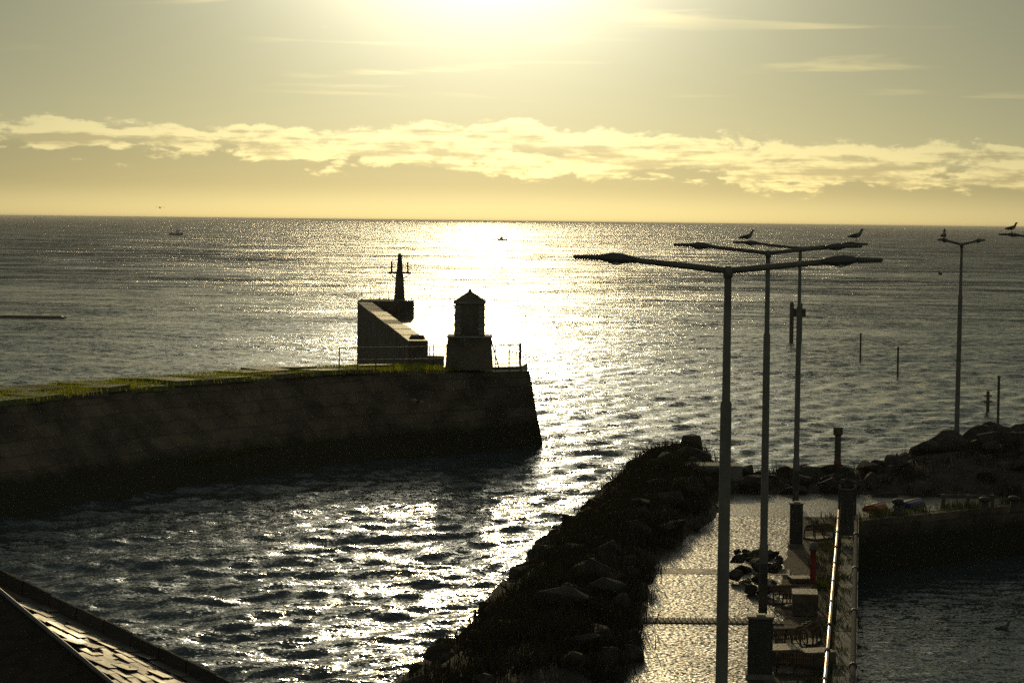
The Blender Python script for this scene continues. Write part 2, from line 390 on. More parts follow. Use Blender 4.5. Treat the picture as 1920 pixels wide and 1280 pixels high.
# the bank between the path and the open water
def shore(y):                                     # outer foot of the bank
    return float(np.interp(y, [40, 48, 53, 57, 66, 74, 80, 86, 93], [-4.6, -3.4, -2.6, -1.5, -.6, .5, 1.7, 2.7, 4.2]))
def bank_h(u): return float(np.interp(u, [0, .2, .55, .8, 1.0], [-.7, .55, 1.95, 2.3, 1.62]))
bm_ = MB(); vs_ = []; fs = []; nu, nv = 14, 60
for j in range(nv + 1):
    y = 38 + (88 - 38) * j / nv; a = shore(y) - .6; b = path_left(y) + .25
    for i in range(nu + 1):
        u = i / nu; x = a + (b - a) * u
        z = bank_h(u) - .12 + .22 * mnoise.noise(Vector((x * .8, y * .8, 0)))
        vs_.append((x, y, z if u < 1 else 1.5))
for j in range(nv):
    for i in range(nu):
        k = j * (nu + 1) + i; fs.append((k, k + 1, k + nu + 2, k + nu + 1))
tag(bm_.add(vs_, fs).build('embankment', M_ROCK, smooth=True), kind='structure')
LB = 'dark rock piled in the bank between the wet path and the open water'
cnt = 0; y = 42.
while y < 87:
    for k in range(4):
        u = random.choice([.06, .15, .25, .35, .47, .58, .7, .82, .93]) + random.uniform(-.05, .05)
        yy = y + random.uniform(-.7, .7); a = shore(yy); b = path_left(yy) + .1
        s = random.uniform(.55, 1.25) * (.75 if u > .85 else 1)
        rock((a + (b - a) * u, yy, bank_h(u) - .05 + random.uniform(-.12, .14)), s, LB, 'rocks of the bank beside the path'); cnt += 1
    y += .92
# bigger single stones
rock(PY(1150, 1150, 54.5) , 1.7, 'large rounded boulder bulging from the bank beside the wet path', None, 'boulder')
tag(MB().box(-.95, .95, -.6, .6, -.2, .62, .03, .03).build('concrete_block', M_CONC, loc=tuple(P(1335, 905, 1.75))), 'squared concrete block on the end of the rock bank behind the first lamp post', 'block')

# the spit that runs off to the right
def spit_h(x, y):
    cx = float(np.interp(x, [3, 7, 10, 12, 14, 16, 20, 30, 60], [1.9, 2.25, 2.15, 2.35, 2.75, 3.0, 3.3, 3.4, 3.4]))
    c = float(np.interp(x, [3, 10, 18, 30, 60], [78.8, 78.8, 81.5, 84, 88]))
    d = (y - c) / 4.4
    return cx - .25 - 2.6 * max(0, d) ** 2 - 1.1 * max(0, -d) ** 2
vs_ = []; fs = []; nx, ny = 70, 18
for j in range(ny + 1):
    for i in range(nx + 1):
        x = 5.8 + 55 * (i / nx) ** 1.4; y = 74.6 + j * .95
        vs_.append((x, y, spit_h(x, y) + .25 * mnoise.noise(Vector((x * .7, y * .7, 3)))))
for j in range(ny):
    for i in range(nx):
        k = j * (nx + 1) + i; fs.append((k, k + 1, k + nx + 2, k + nx + 1))
tag(MB().add(vs_, fs).build('spit', M_ROCK, smooth=True), kind='structure')
LS = 'dark rock of the low spit behind the yard, between the lamp posts'
for i in range(150):
    x = 5.6 + 17 * random.random(); y = random.uniform(75.4, 84.5) + max(0, x - 10) * .25
    s = random.uniform(.5, 1.1)
    if x > 14: s *= 1.25
    rock((x, y, spit_h(x, y) + random.uniform(-.05, .12)), s, LS, 'rocks of the spit')
def mound(px, py, y, w, h, label):
    c = PY(px, py, y); bm = bmesh.new(); bmesh.ops.create_icosphere(bm, subdivisions=4, radius=1)
    for v in bm.verts:
        n = mnoise.fractal(v.co * 1.7 + Vector((px, 0, 0)), 1.0, 2.0, 4)
        v.co *= 1 + .16 * n
        v.co = Vector((v.co.x * w / 2, v.co.y * w / 2, v.co.z * h))
    me = bpy.data.meshes.new('boulder'); bm.to_mesh(me); bm.free(); me.materials.append(M_ROCK)
    o = bpy.data.objects.new('boulder', me); COL.objects.link(o); o.location = (c.x, c.y, c.z - h); tag(o, label, 'boulder')
mound(1788, 812, 82.2, 3.1, 1.35, 'broad dark boulder at the foot of the fourth lamp post')
mound(1862, 790, 83, 2.5, 1.4, 'tall rounded boulder nearest the right edge of the picture')
mound(1905, 800, 83.5, 2.6, 1.3, 'dark boulder cut by the right edge of the picture')
mound(1700, 850, 80.5, 2.0, .75, 'low dark boulder left of the fourth lamp post')
mound(1508, 872, 79.5, 2.3, .7, 'low dark boulder behind the third lamp post')

# grass on the bank and the yard: far too many blades to count
def grass(name, spots, hmin, hmax, m):
    vs_ = []; fs = []
    for (x, y, z, n, sp) in spots:
        for k in range(n):
            gx = x + random.gauss(0, sp); gy = y + random.gauss(0, sp); h = random.uniform(hmin, hmax)
            a = random.uniform(0, 6.28); w = random.uniform(.008, .018); lx = random.gauss(0, .35) * h; ly = random.gauss(0, .35) * h
            b = len(vs_); dx = math.cos(a) * w; dy = math.sin(a) * w
            vs_ += [(gx - dx, gy - dy, z - .05), (gx + dx, gy + dy, z - .05), (gx + lx * .4 + dx * .7, gy + ly * .4 + dy * .7, z + h * .6), (gx + lx * .4 - dx * .7, gy + ly * .4 - dy * .7, z + h * .6), (gx + lx, gy + ly, z + h)]
            fs += [(b, b + 1, b + 2, b + 3), (b + 3, b + 2, b + 4)]
    return tag(MB().add(vs_, fs).build(name, m), kind='stuff')
spots = []
for i in range(900):
    yy = random.uniform(42, 86); u = random.choice([random.uniform(.25, .98), random.uniform(.5, .95)]); a = shore(yy); b = path_left(yy)
    spots.append((a + (b - a) * u, yy, bank_h(u), 34, .24))
for i in range(220):
    x = random.uniform(4, 22); yy = random.uniform(75, 84); spots.append((x, yy, spit_h(x, yy), 30, .25))
grass('bank_grass', spots, .12, .42, M_GRASS)
spots = []
for i in range(150):
    yy = random.uniform(40, 71); e = quay_edge(yy); x = random.uniform(path_right(yy) + .5, e - .08)
    if random.random() < .6: x = random.uniform(e - .55, e - .1)
    spots.append((x, yy, ZQ, 22, .12))
for i in range(70):
    x = random.uniform(10.4, 20); spots.append((x, 69.9 + (x - 10.1) * .8 + random.uniform(0, .7), ZQ, 26, .16))
grass('quay_grass', spots, .06, .26, M_TUFT)

# ------------------------------------------------------------------ harbour breakwater on the left
ZB = 3.6
top = [Vector((-36.5, 50.5)), P(0, 755, ZB).xy, P(300, 722, ZB).xy, P(640, 698, ZB).xy, P(840, 694, ZB).xy, P(992, 690, ZB).xy]
foot = [Vector((-33.0, 46.5)), P(0, 988, 0).xy, P(300, 940, 0).xy, P(640, 880, 0).xy, P(860, 852, 0).xy, P(1026, 832, 0).xy]
end_t = Vector((.15, 113.2)); end_f = Vector((2.2, 115))
bw = empty('breakwater', (top[3].x, top[3].y, 0))
tag(bw, 'long dark stone breakwater crossing the left half to the square tower', 'breakwater')
def W2(o, p): return (p[0] - o.location.x, p[1] - o.location.y, p[2] - o.location.z)
def res(pl, n):
    L_ = [0]
    for a, b in zip(pl, pl[1:]): L_.append(L_[-1] + (b - a).length)
    o = []
    for i in range(n + 1):
        s = L_[-1] * i / n; k = max(j for j in range(len(L_)) if L_[j] <= s + 1e-6); k = min(k, len(pl) - 2)
        t = (s - L_[k]) / max(1e-6, L_[k + 1] - L_[k]); o.append(pl[k].lerp(pl[k + 1], t))
    return o
def lerp_pl(a, b, n):       # same parameter along both lines
    pa = []; pb = []
    for i in range(n + 1):
        s = (len(a) - 1) * i / n; k = min(int(s), len(a) - 2); t = s - k
        pa.append(a[k].lerp(a[k + 1], t)); pb.append(b[k].lerp(b[k + 1], t))
    return pa, pb
NT = 80; pa, pb = lerp_pl(top, foot, NT)
nrm2 = []
for i in range(NT + 1):
    d = (pa[min(i + 1, NT)] - pa[max(i - 1, 0)]).normalized(); nrm2.append(Vector((-d.y, d.x)))   # to the sea side
BWW = 3.4                                          # width of the top
vs_ = []; fs = []; rows = 9
for i in range(NT + 1):
    for j in range(rows):
        t = j / (rows - 1); p = pb[i].lerp(pa[i], t ** .8 if i < 60 else t); z = -1.2 + (ZB - .12 + 1.2) * t if j else -1.5
        w = .10 * mnoise.noise(Vector((p.x * .9, p.y * .9, z * 1.3)))
        vs_.append(W2(bw, (p.x - nrm2[i].x * w, p.y - nrm2[i].y * w, z)))
    bk = pa[i] + nrm2[i] * BWW
    vs_.append(W2(bw, (bk.x, bk.y, ZB - .12))); vs_.append(W2(bw, (bk.x, bk.y, -1.5)))
st_ = rows + 2
for i in range(NT):
    for j in range(st_ - 1): fs.append((i * st_ + j, i * st_ + j + 1, (i + 1) * st_ + j + 1, (i + 1) * st_ + j))
fs.append(tuple(NT * st_ + j for j in range(st_))); fs.append(tuple(range(st_))[::-1])
MB().add(vs_, fs).build('wall', M_WALL, bw)
# coping slabs, each lifted, tipped and overgrown a little differently
pr = res([p for p in pa], 46)
for i in range(45):
    a = pr[i]; b = pr[i + 1]; d = (b - a); ln = d.length; d.normalize(); n2 = Vector((-d.y, d.x))
    if a.x > -4.6: break
    ns = 2
    for k in range(ns):
        w0 = -.08 + k * 1.75; w1 = w0 + 1.68; dz = random.uniform(-.07, .10)
        c = a + d * ln / 2 + n2 * (w0 + w1) / 2
        o = MB().box(-ln / 2 + .03, ln / 2 - .03, -.84, .84, -.14, .06, .03, .03).build('coping_slab', M_WEED if random.random() < .62 else M_STONE, bw)
        o.location = (c.x - bw.location.x, c.y - bw.location.y, ZB + dz); o.rotation_euler = (random.gauss(0, .03), random.gauss(0, .012), math.atan2(d.y, d.x))
spots = []
for i in range(900):
    k = random.randrange(NT - 14); w = random.uniform(0, BWW); p = pa[k].lerp(pa[k + 1], random.random()) + nrm2[k] * w
    spots.append((p.x, p.y, ZB + .02, 24, .3))
g_ = grass('top_weeds', spots, .04, .17, M_LUSH); g_.parent = bw; g_.matrix_parent_inverse = Matrix.Translation(-bw.location)
# fallen weed covered stones at the foot
spots = []
for i in range(60):
    p = PY(350 + i * 2.6, 872 - i * .55, 88.6 + i * .07); spots.append((p.x, p.y + .1, p.z, 26, .16))
g_ = grass('ledge_weeds', spots, .04, .14, M_TUFT); g_.parent = bw; g_.matrix_parent_inverse = Matrix.Translation(-bw.location)

# ------------------------------------------------------------------ outer pier with its head
pier = empty('outer_pier', (-3, 125, 0)); tag(pier, 'concrete pier running out to sea behind the square tower', 'pier')
def pp(p, z): return (p[0] + 3, p[1] - 125, z)
deck = [(-10.4, 162.5), (-10.1, 160), (-4.7, 110.2), (-4.2, 106.5), (.45, 109.6), (.75, 112.5), (-3.7, 158), (-4.6, 163.5), (-7, 165.5), (-9, 165)]
MB().prism([(p[0] + 3, p[1] - 125) for p in deck], -1.5, ZB - .004).build('deck', M_DECK, pier)
wl = [(-3.85, 110.2), (-9.35, 159.6)]; wo = [(-4.75, 110.0), (-10.35, 160.2)]
for i in range(9):                                   # parapet in cast lengths
    t0 = i / 9 + .0002; t1 = (i + 1) / 9 - .0002
    def lp(a, t): return (a[0][0] + (a[1][0] - a[0][0]) * t, a[0][1] + (a[1][1] - a[0][1]) * t)
    q = [lp(wl, t0), lp(wo, t0), lp(wo, t1), lp(wl, t1)]
    MB().prism([(p[0] + 3, p[1] - 125) for p in q], -1.4, 4.62).build('parapet', M_STONE, pier)
    MB().prism([(p[0] + 3, p[1] - 125) for p in q], 4.622, 4.68 + .02 * (i % 3)).build('parapet_cap', M_WEED if i in (0, 1, 2, 4, 5) else M_CONC, pier)
MB().box(-.45, .35, -.4, .3, 0, .42).build('step', M_CONC, pier).location = pp((-3.45, 109.7), ZB)
MB().box(-.38, .38, -.5, .5, 0, .16, .1, .1).build('rubble', M_ROCK, pier).location = pp((-4.45, 112.2), 4.67)
# round headed plinth at the far end
arc = [(-10.35, 160.3), (-7.6, 159.6)] + [(-7.9 + 1.3 * math.sin(t), 161.2 - 1.5 * math.cos(t)) for t in np.linspace(.35, 2.7, 9)] + [(-8.6, 164.5), (-10.3, 163.9)]
MB().prism([(p[0] + 3, p[1] - 125) for p in arc], ZB - .2, 4.80).build('plinth', M_STONE, pier)

# railings -------------------------------------------------------------------
def railing(name, pts, hs, nposts, label, bars=0, m=M_DARKSTEEL, r=.022):
    o = empty(name, pts[0]); tag(o, label, 'railing')
    pts = [Vector(p) - Vector(pts[0]) for p in pts]
    pl = [Vector((p.x, p.y)) for p in pts]; zz = pts[0].z
    q = res(pl, nposts - 1)
    post = None
    for p in q:
        if post is None: post = MB().tube([(0, 0, -.05), (0, 0, max(hs) + .02)], r * 1.15, 6).build('post', m, o); c = post
        else: c = post.copy(); COL.objects.link(c); c.parent = o
        c.location = (p.x, p.y, zz)
    for h in hs: MB().tube([(p.x, p.y, zz + h) for p in pl], r, 6).build('rail', m, o)
    if bars:
        bar = None
        for p in res(pl, bars):
            if bar is None: bar = MB().tube([(0, 0, .1), (0, 0, max(hs))], r * .55, 4).build('bar', m, o); c = bar
            else: c = bar.copy(); COL.objects.link(c); c.parent = o
            c.location = (p.x, p.y, zz)
    return o
a = P(630, 699, ZB); b = P(838, 695, ZB)
railing('pier_railing', [(a.x + .1, a.y + .5, ZB), (b.x, b.y + .4, ZB)], [.52, 1.05], 7, 'thin two-rail railing in front of the sloping parapet, left of the square tower', m=M_STEEL)
railing('pier_gate', [(-3.55, 108.4, ZB), (-2.95, 108.5, ZB)], [.55, 1.0], 2, 'short dark railing between the parapet end and the square tower')
railing('end_railing', [(-.75, 108.7, ZB), (.35, 109.9, ZB), (.42, 112, ZB)], [.12, .98], 5, 'close-barred railing on the end of the breakwater right of the square tower', bars=26)
railing('plinth_railing', [(-10.1, 160.6, 4.8), (-8.3, 160.3, 4.8)], [.85], 4, 'thin railing on the far pier head left of the beacon', r=.016)
ld = empty('ladder', (-1.0, 107.6, ZB)); tag(ld, 'leaning ladder against the right side of the square tower base', 'ladder')
for dx in (0, .32): MB().tube([(.12 + dx, -.2 + dx * .2, -.02), (-.18 + dx * .6, .1, 1.45)], .03, 6).build('rail', M_DARKSTEEL, ld)
for k in range(5): MB().tube([(.12 - .06 * k, -.2 + .06 * k, .22 + .26 * k), (.40 - .08 * k, -.14 + .05 * k, .22 + .26 * k)], .018, 5).build('rung', M_DARKSTEEL, ld)

# square tower -----------------------------------------------------------------
tw = empty('square_tower', (-1.9, 107.3, ZB - .004)); tag(tw, 'small square stone tower with a pyramid cap on the end of the breakwater', 'tower')
MB().box(-1.06, 1.06, -1.06, 1.06, 0, 1.42, .10, .10).build('base', M_STONE, tw)
MB().box(-1.01, 1.01, -1.01, 1.01, 1.42, 1.50, .03, .03).build('base_ledge', M_CONC, tw)
MB().box(-.67, .67, -.67, .67, 1.50, 2.92, .015, .015).build('shaft', M_STONE, tw)
MB().box(-.715, .715, -.715, .715, 2.92, 3.03, .0, .0).build('cornice', M_CONC, tw)
MB().box(-.69, .69, -.69, .69, 3.03, 3.26, .33, .33).box(-.36, .36, -.36, .36, 3.26, 3.46, .30, .30).build('roof', M_STONE, tw)
MB().lathe([(.02, 3.44), (.075, 3.47), (.075, 3.53), (.01, 3.57)], 10).build('finial', M_STONE, tw)
for i in range(14):                                  # quoins at the corners
    z = 1.54 + (i // 2) * .19; s = -1 if i % 2 else 1
    MB().box(-.14, .14, -.02, .05, 0, .165).build('quoin', M_CONC, tw).location = (s * (.55 - .05 * ((i // 2) % 2)), -.672, z)

# beacon ------------------------------------------------------------------------
bc = empty('beacon', (-7.6, 161.3, 4.80)); tag(bc, 'slender cross-armed beacon on the far pier head', 'beacon')
MB().box(-.36, .36, -.36, .36, 0, .1).build('foot', M_CONC, bc)
MB().lathe([(.36, .1), (.31, .9), (.25, 1.75), (.25, 1.9)], 12).build('column', M_STONE, bc)
MB().box(-.76, .76, -.22, .22, 1.80, 1.93).build('platform', M_DARKSTEEL, bc)
MB().lathe([(.21, 1.93), (.19, 2.3), (.15, 2.85)], 10).build('mast', M_DARKSTEEL, bc)
MB().lathe([(.13, 2.85), (.15, 2.9), (.15, 3.08), (.05, 3.16)], 10).build('lantern', M_LAMPGLASS, bc)
for s in (-1, 1):
    MB().tube([(s * .54, 0, 1.9), (s * .54, 0, 2.62)], .06, 6).build('upright', M_DARKSTEEL, bc)
    MB().tube([(s * .17, 0, 2.5), (s * .54, 0, 2.5)], .025, 6).build('stay', M_DARKSTEEL, bc)
    MB().tube([(s * .22, 0, 1.45), (s * .7, 0, 1.83)], .035, 6).build('bracket', M_DARKSTEEL, bc)

# low mole far left ----------------------------------------------------------------
mo = empty('low_mole', (PY(40, 596, 240).x - 6, 240, 0)); tag(mo, 'low dark mole just above the water near the left edge', 'mole')
MB().box(-16, PY(126, 596, 240).x - mo.location.x, -1.0, 1.0, -.8, .16, .2, .4).build('wall', M_STONE, mo)
MB().box(-16, PY(118, 596, 240).x - mo.location.x, -.5, .5, .16, .24, .1, .2).build('top', M_WEED, mo)

# ------------------------------------------------------------------ street lamps
def make_lamp():
    o = empty('street_lamp', (0, 0, 0))
    MB().box(-.2, .2, -.2, .2, 0, .03).build('base_plate', M_STEEL, o)
    MB().lathe([(.10, .03), (.098, 1.6), (.086, 1.62), (.076, 6.2), (.056, 6.24), (.048, 7.95)], 14).build('pole', M_STEEL, o, True)
    MB().box(-.07, .07, -.102, -.08, .6, 1.2).build('access_door', M_DARKSTEEL, o)
    MB().lathe([(.062, 7.88), (.062, 8.01), (.03, 8.04)], 12).build('collar', M_STEEL, o, True)
    for s in (-1, 1):
        arm = MB().tube([(0, 0, 7.975), (s * .66, 0, 8.0425), (s * 1.32, 0, 8.11)], [.046, .043, .040], 10).build('arm', M_STEEL, o, True)
        hd = MB().tube([(s * x, 0, 8.11 + (x - 1.3) * .06 + .005) for x in (1.25, 1.32, 1.42, 1.55, 1.66, 1.74)], [.047, .06, .085, .09, .065, .035], 14, .85).build('lamp_head', M_LAMPGLASS, o, True)
        MB().tube([(s * x, 0, 8.11 + (x - 1.3) * .03 - .045) for x in (1.42, 1.5, 1.6)], [.03, .06, .03], 12, .6).build('lens', M_PAINTW, hd, True)
        fin = MB()
        fin.tube([(s * 1.72, 0, 8.135), (s * 2.07, 0, 8.14)], [.032, .022], 8)
        fin.build('tip', M_LAMPGLASS, o)
        rb = None
        for k in range(9):
            if rb is None: rb = MB().tube([(-.012, 0, 0), (.012, 0, 0)], .045, 10).build('rib', M_STEEL, o); c = rb
            else: c = rb.copy(); COL.objects.link(c); c.parent = o
            c.location = (s * (1.75 + .036 * k), 0, 8.137); c.scale = (1, 1 - .03 * k, 1 - .03 * k)
    return o
lamp_spots = [((2.87, 32.0, ZQ), R(2), 'nearest and tallest twin-armed street lamp, its post reaching the bottom edge'),
              ((5.56, 52.2, ZQ), R(4), 'twin-armed street lamp second from the camera, beside the nearer cabinet'),
              ((8.72, 73.0, ZQ - .10), R(3), 'twin-armed street lamp with a gull on each end, third from the camera'),
              ((15.45, 83.0, 1.60), R(57), 'fourth twin-armed street lamp, standing on the boulders with short-looking arms'),
              ((20.6, 92.0, 1.78), R(5), 'street lamp of which only one arm shows at the right edge')]
LP = make_lamp()
for i, (p, rz, lb) in enumerate(lamp_spots):
    o = LP if i == 0 else copy_tree(LP)
    o.location = p; o.rotation_euler = (R((0, .2, -.25, .3, 0)[i]), R((0, -.15, .12, .2, 0)[i]), rz); tag(o, lb, 'street lamp', 'twin-armed street lamps')

# ------------------------------------------------------------------ gulls
def ell(mb, c, r, n=10, m=7, fn=None):
    vs_ = []; fs = []
    for j in range(m + 1):
        ph = math.pi * j / m
        for i in range(n):
            th = 2 * math.pi * i / n
            v = Vector((math.cos(ph), math.sin(ph) * math.cos(th), math.sin(ph) * math.sin(th)))
            vs_.append((c[0] + v.x * r[0], c[1] + v.y * r[1], c[2] + v.z * r[2]))
    for j in range(m):
        for i in range(n):
            fs.append((j * n + i, j * n + (i + 1) % n, (j + 1) * n + (i + 1) % n, (j + 1) * n + i))
    mb.add(vs_, fs); return mb
def gull_body(sit, pitch=.25):
    # one loft from tail tip over body and neck to the crown
    path = [(-.30, .02, .004), (-.24, .025, .03), (-.14, .015, .068), (-.02, 0, .088), (.09, .01, .078), (.145, .06, .05), (.165, .11, .042), (.19, .145, .045), (.225, .15, .036), (.245, .148, .012)]
    return [(x, 0, z + x * pitch) for x, z, r in path], [r for _, _, r in path]
def make_gull(loc, rz, label, z_legs=.14, wings=None, bodymat=None, group='gulls perched on the lamps'):
    o = empty('gull', loc, rz); o.scale = (.9, .9, .9); tag(o, label, 'gull', group)
    pts, rad = gull_body(True, 0 if wings else .28)
    pts = [(x, y, z + z_legs + .08) for x, y, z in pts]
    MB().tube(pts, rad, 10, .95).build('body', bodymat or M_GULL, o, True)
    hx_, _, hz = pts[-1]
    MB().tube([(hx_ - .012, 0, hz), (hx_ + .03, 0, hz - .006), (hx_ + .052, 0, hz - .02)], [.013, .009, .002], 6).build('beak', M_BEAK, o)
    if wings is None:
        for s in (-1, 1):
            w = MB(); ell(w, (0, 0, 0), (.2, .018, .055)); q = w.build('wing', M_GULLG, o, True)
            q.location = (-.09, s * .075, z_legs + .095 - .02); q.rotation_euler = (s * .15, -.22, s * -.12)
        if z_legs > .05:
            for s in (-1, 1):
                MB().tube([(0, s * .03, z_legs + .02), (.01, s * .03, .0)], .007, 5).build('leg', M_BEAK, o)
                MB().box(-.01, .06, s * .03 - .02, s * .03 + .02, 0, .008).build('foot', M_BEAK, o)
    else:
        for s in (-1, 1):
            v = []; f = []
            prof = [(0, .0, .09, .0), (.22, .05, .10, .11), (.42, .02, .085, .14 * wings), (.62, -.06, .05, .09 * wings), (.74, -.14, .01, .02 * wings)]
            for (sp, sw, ch, up) in prof:
                for (cx, cz) in ((ch, 0), (0, .012), (-ch, 0), (0, -.008)):
                    v.append((sw + cx, s * sp, z_legs + .1 + up + cz))
            for i in range(len(prof) - 1):
                for k in range(4): f.append((4 * i + k, 4 * i + (k + 1) % 4, 4 * i + 4 + (k + 1) % 4, 4 * i + 4 + k))
            f.append(tuple(range(len(v) - 4, len(v)))); f.append((0, 1, 2, 3))
            MB().add(v, f).build('wing', M_GULLG, o)
    return o
def on_lamp(i, s, t=1.55):
    p, rz, _ = lamp_spots[i]
    return (p[0] + math.cos(rz) * s * t, p[1] + math.sin(rz) * s * t, p[2] + 8.115 + .085)
make_gull(on_lamp(2, -1, 1.62), R(20), 'gull hunched on the left end of the third street lamp', .05)
make_gull(on_lamp(2, 1, 1.72), R(5), 'gull standing on the right end of the third street lamp', .13)
make_gull(on_lamp(3, -1, 1.45), R(75), 'small gull sitting on the left arm of the fourth street lamp', .03)
make_gull(on_lamp(4, -1, 1.55), R(10), 'upright gull on the lamp arm at the right edge', .13)
make_gull(tuple(PY(783, 760, 96)), R(200), 'gull flying past the dark breakwater wall with its wings lit', 0, 1.0, group='gulls in flight')
make_gull(tuple(PY(1763, 516, 120)), R(100), 'dark gull flying over the sea left of the fourth lamp post', 0, .6, group='gulls in flight')
make_gull(tuple(PY(300, 391, 300)), R(120), 'tiny gull in the sky above the left fishing boat', 0, .8, group='gulls in flight')
make_gull(tuple(P(1684, 1121, 0) + Vector((0, 0, -.06))), R(8), 'gull floating in the basin nearest the quay railings', 0, group='gulls floating in the basin')
make_gull(tuple(P(1880, 1177, 0) + Vector((0, 0, -.06))), R(-5), 'gull floating in the basin near the right edge', 0, group='gulls floating in the basin')

# ------------------------------------------------------------------ boats
def hull(mb, L_, B, D, sheer=.35):
    vs_ = []; fs = []; n = 12
    for i in range(n + 1):
        t = i / n; x = -L_ / 2 + L_ * t
        w = B / 2 * (1 - max(0, (t - .45) / .55) ** 2.2) * (.86 + .14 * min(1, t * 4)); w = max(w, .02)
        zt = D * (1 + sheer * (2.0 * max(0, t - .4)) ** 2 + .12 * max(0, .3 - t)); zk = -.5
        rk = .06 * L_ * max(0, t - .8) / .2
        for (a, b, z) in ((1, 0, zt), (.92, 0, zt * .45), (.6, 0, zk * .6), (0, 0, zk), (-.6, 0, zk * .6), (-.92, 0, zt * .45), (-1, 0, zt)):
            vs_.append((x + (rk if z > 0 else 0), a * w, z))
    for i in range(n):
        for k in range(6): fs.append((i * 7 + k, i * 7 + k + 1, i * 7 + 7 + k + 1, i * 7 + 7 + k))
        fs.append((i * 7 + 6, i * 7, i * 7 + 7, i * 7 + 13))
    fs.append(tuple(range(7))); fs.append(tuple(n * 7 + k for k in range(7)))
    return mb.add(vs_, fs)
def fishing_boat(loc, rz, s, label, small=False):
    o = empty('fishing_boat', loc, rz); o.scale = (s, s, s); tag(o, label, 'boat', 'fishing boats at sea')
    hull(MB(), 8.4, 3.0, 1.15).build('hull', M_HULL, o, True)
    wh = MB().box(-.2, 1.9, -.95, .95, 1.2, 3.2, .12, .1).build('wheelhouse', M_PAINTW, o)
    for k in range(3): MB().box(-.02, .02, -.24, .24, 0, .55).build('window', M_DARKSTEEL, wh).location = (1.83, -.55 + .55 * k, 2.35)
    MB().box(-.35, 2.05, -1.05, 1.05, 3.2, 3.3).build('roof', M_PAINTW, o)
    MB().tube([(.6, 0, 3.3), (.6, 0, 6.4)], [.09, .05], 6).build('mast', M_DARKSTEEL, o)
    MB().tube([(.6, 0, 3.9), (-2.6, 0, 5.2)], .05, 6).build('boom', M_DARKSTEEL, o)
    MB().tube([(.6, 0, 6.3), (4.2, 0, 2.0)], .018, 4).build('forestay', M_DARKSTEEL, o)
    if not small:
        g = MB()
        g.tube([(-3.3, -1.1, 1.1), (-3.3, -.9, 4.4), (-3.3, .9, 4.4), (-3.3, 1.1, 1.1)], .08, 6).build('gantry', M_DARKSTEEL, o)
        MB().tube([(.6, 0, 6.2), (-3.3, 0, 4.4)], .018, 4).build('backstay', M_DARKSTEEL, o)
        MB().lathe([(.5, 0), (.5, .9)], 10).build('net_drum', M_NET, o).location = (-2.5, 0, 1.1)
    return o
p = P(330, 441, 0); fishing_boat((p.x, p.y, 0), R(25), .92, 'larger fishing boat with mast and gantry out at sea on the left')
p = P(942, 451, 0); fishing_boat((p.x, p.y, 0), R(160), .62, 'small fishing boat in the sun glitter straight ahead', True)
p = PY(70, 403, 7500); sh = empty('cargo_ship', (p.x, 7500, 0), R(8)); tag(sh, 'faint ship on the skyline at the far left', 'ship')
hull(MB(), 26, 6, 3.2, .2).build('hull', M_HULL, sh, True)
MB().box(-9, -3, -2.4, 2.4, 3.2, 7.6, .3, .3).build('superstructure', M_PAINTW, sh)
MB().tube([(-5, 0, 7.6), (-5, 0, 11)], .25, 6).build('mast', M_DARKSTEEL, sh)

# ------------------------------------------------------------------ marks in the water
p = P(1489, 641, 0); nm = empty('navigation_mark', (p.x, p.y, 0)); tag(nm, 'tall pile mark with a ladder standing in the water behind the third lamp post', 'mark')
MB().lathe([(.19, -1.2), (.18, 3.3), (.12, 3.5)], 10).build('pile', M_TIMBER, nm).location = (-.25, 0, 0)
MB().lathe([(.06, -1.2), (.06, 3.4)], 8).build('slim_pile', M_DARKSTEEL, nm).location = (.62, 0, 0)
MB().tube([(.25, 0, -.8), (.25, 0, 3.1)], .035, 6).build('ladder_side', M_DARKSTEEL, nm)
for k in range(9): MB().tube([(-.1, 0, .25 + .34 * k), (.62, 0, .25 + .34 * k)], .02, 5).build('rung', M_DARKSTEEL, nm)
MB().box(-.3, .85, -.1, .1, 2.2, 2.9).build('board', M_DARKSTEEL, nm).location = (.12, .1, 0)
for (px, py, h, lb) in ((1613, 676, 2.05, 'thin post in the sea, left of the two between the third and fourth lamps'), (1683, 706, 2.0, 'thin post in the sea, right of the two between the third and fourth lamps'), (1871, 800, 2.6, 'pale thin post in the sea behind the tall rounded boulder')):
    p = P(px, py, 0); o = empty('marker_post', (p.x, p.y, 0)); tag(o, lb, 'post', 'marker posts in the sea')
    MB().lathe([(.07, -1), (.065, h - .1)], 8).build('shaft', M_TIMBER, o); MB().lathe([(.085, h - .1), (.085, h), (.03, h + .03)], 8).build('cap', M_STEEL, o)
p = P(1852, 772, 0); o = empty('marker_stake', (p.x, p.y, 0)); tag(o, 'short dark stake with two crossbars in the sea near the right edge', 'post')
MB().lathe([(.1, -.8), (.09, 1.15)], 8).build('shaft', M_TIMBER, o)
for z in (.55, .85): MB().box(-.22, .22, -.04, .04, z, z + .07).build('crossbar', M_TIMBER, o)
p = PY(1570, 888, 79); o = empty('capped_post', (p.x, p.y, p.z - .35)); tag(o, 'stout post with a wider cap on the spit rocks', 'post')
MB().lathe([(.12, 0), (.10, 1.6)], 10).build('shaft', M_TIMBER, o); MB().lathe([(.1, 1.6), (.16, 1.66), (.16, 1.86), (.13, 1.9)], 10).build('cap', M_TIMBER, o)
MB().lathe([(.122, .3), (.122, .75)], 10).build('red_band', M_RED, o)

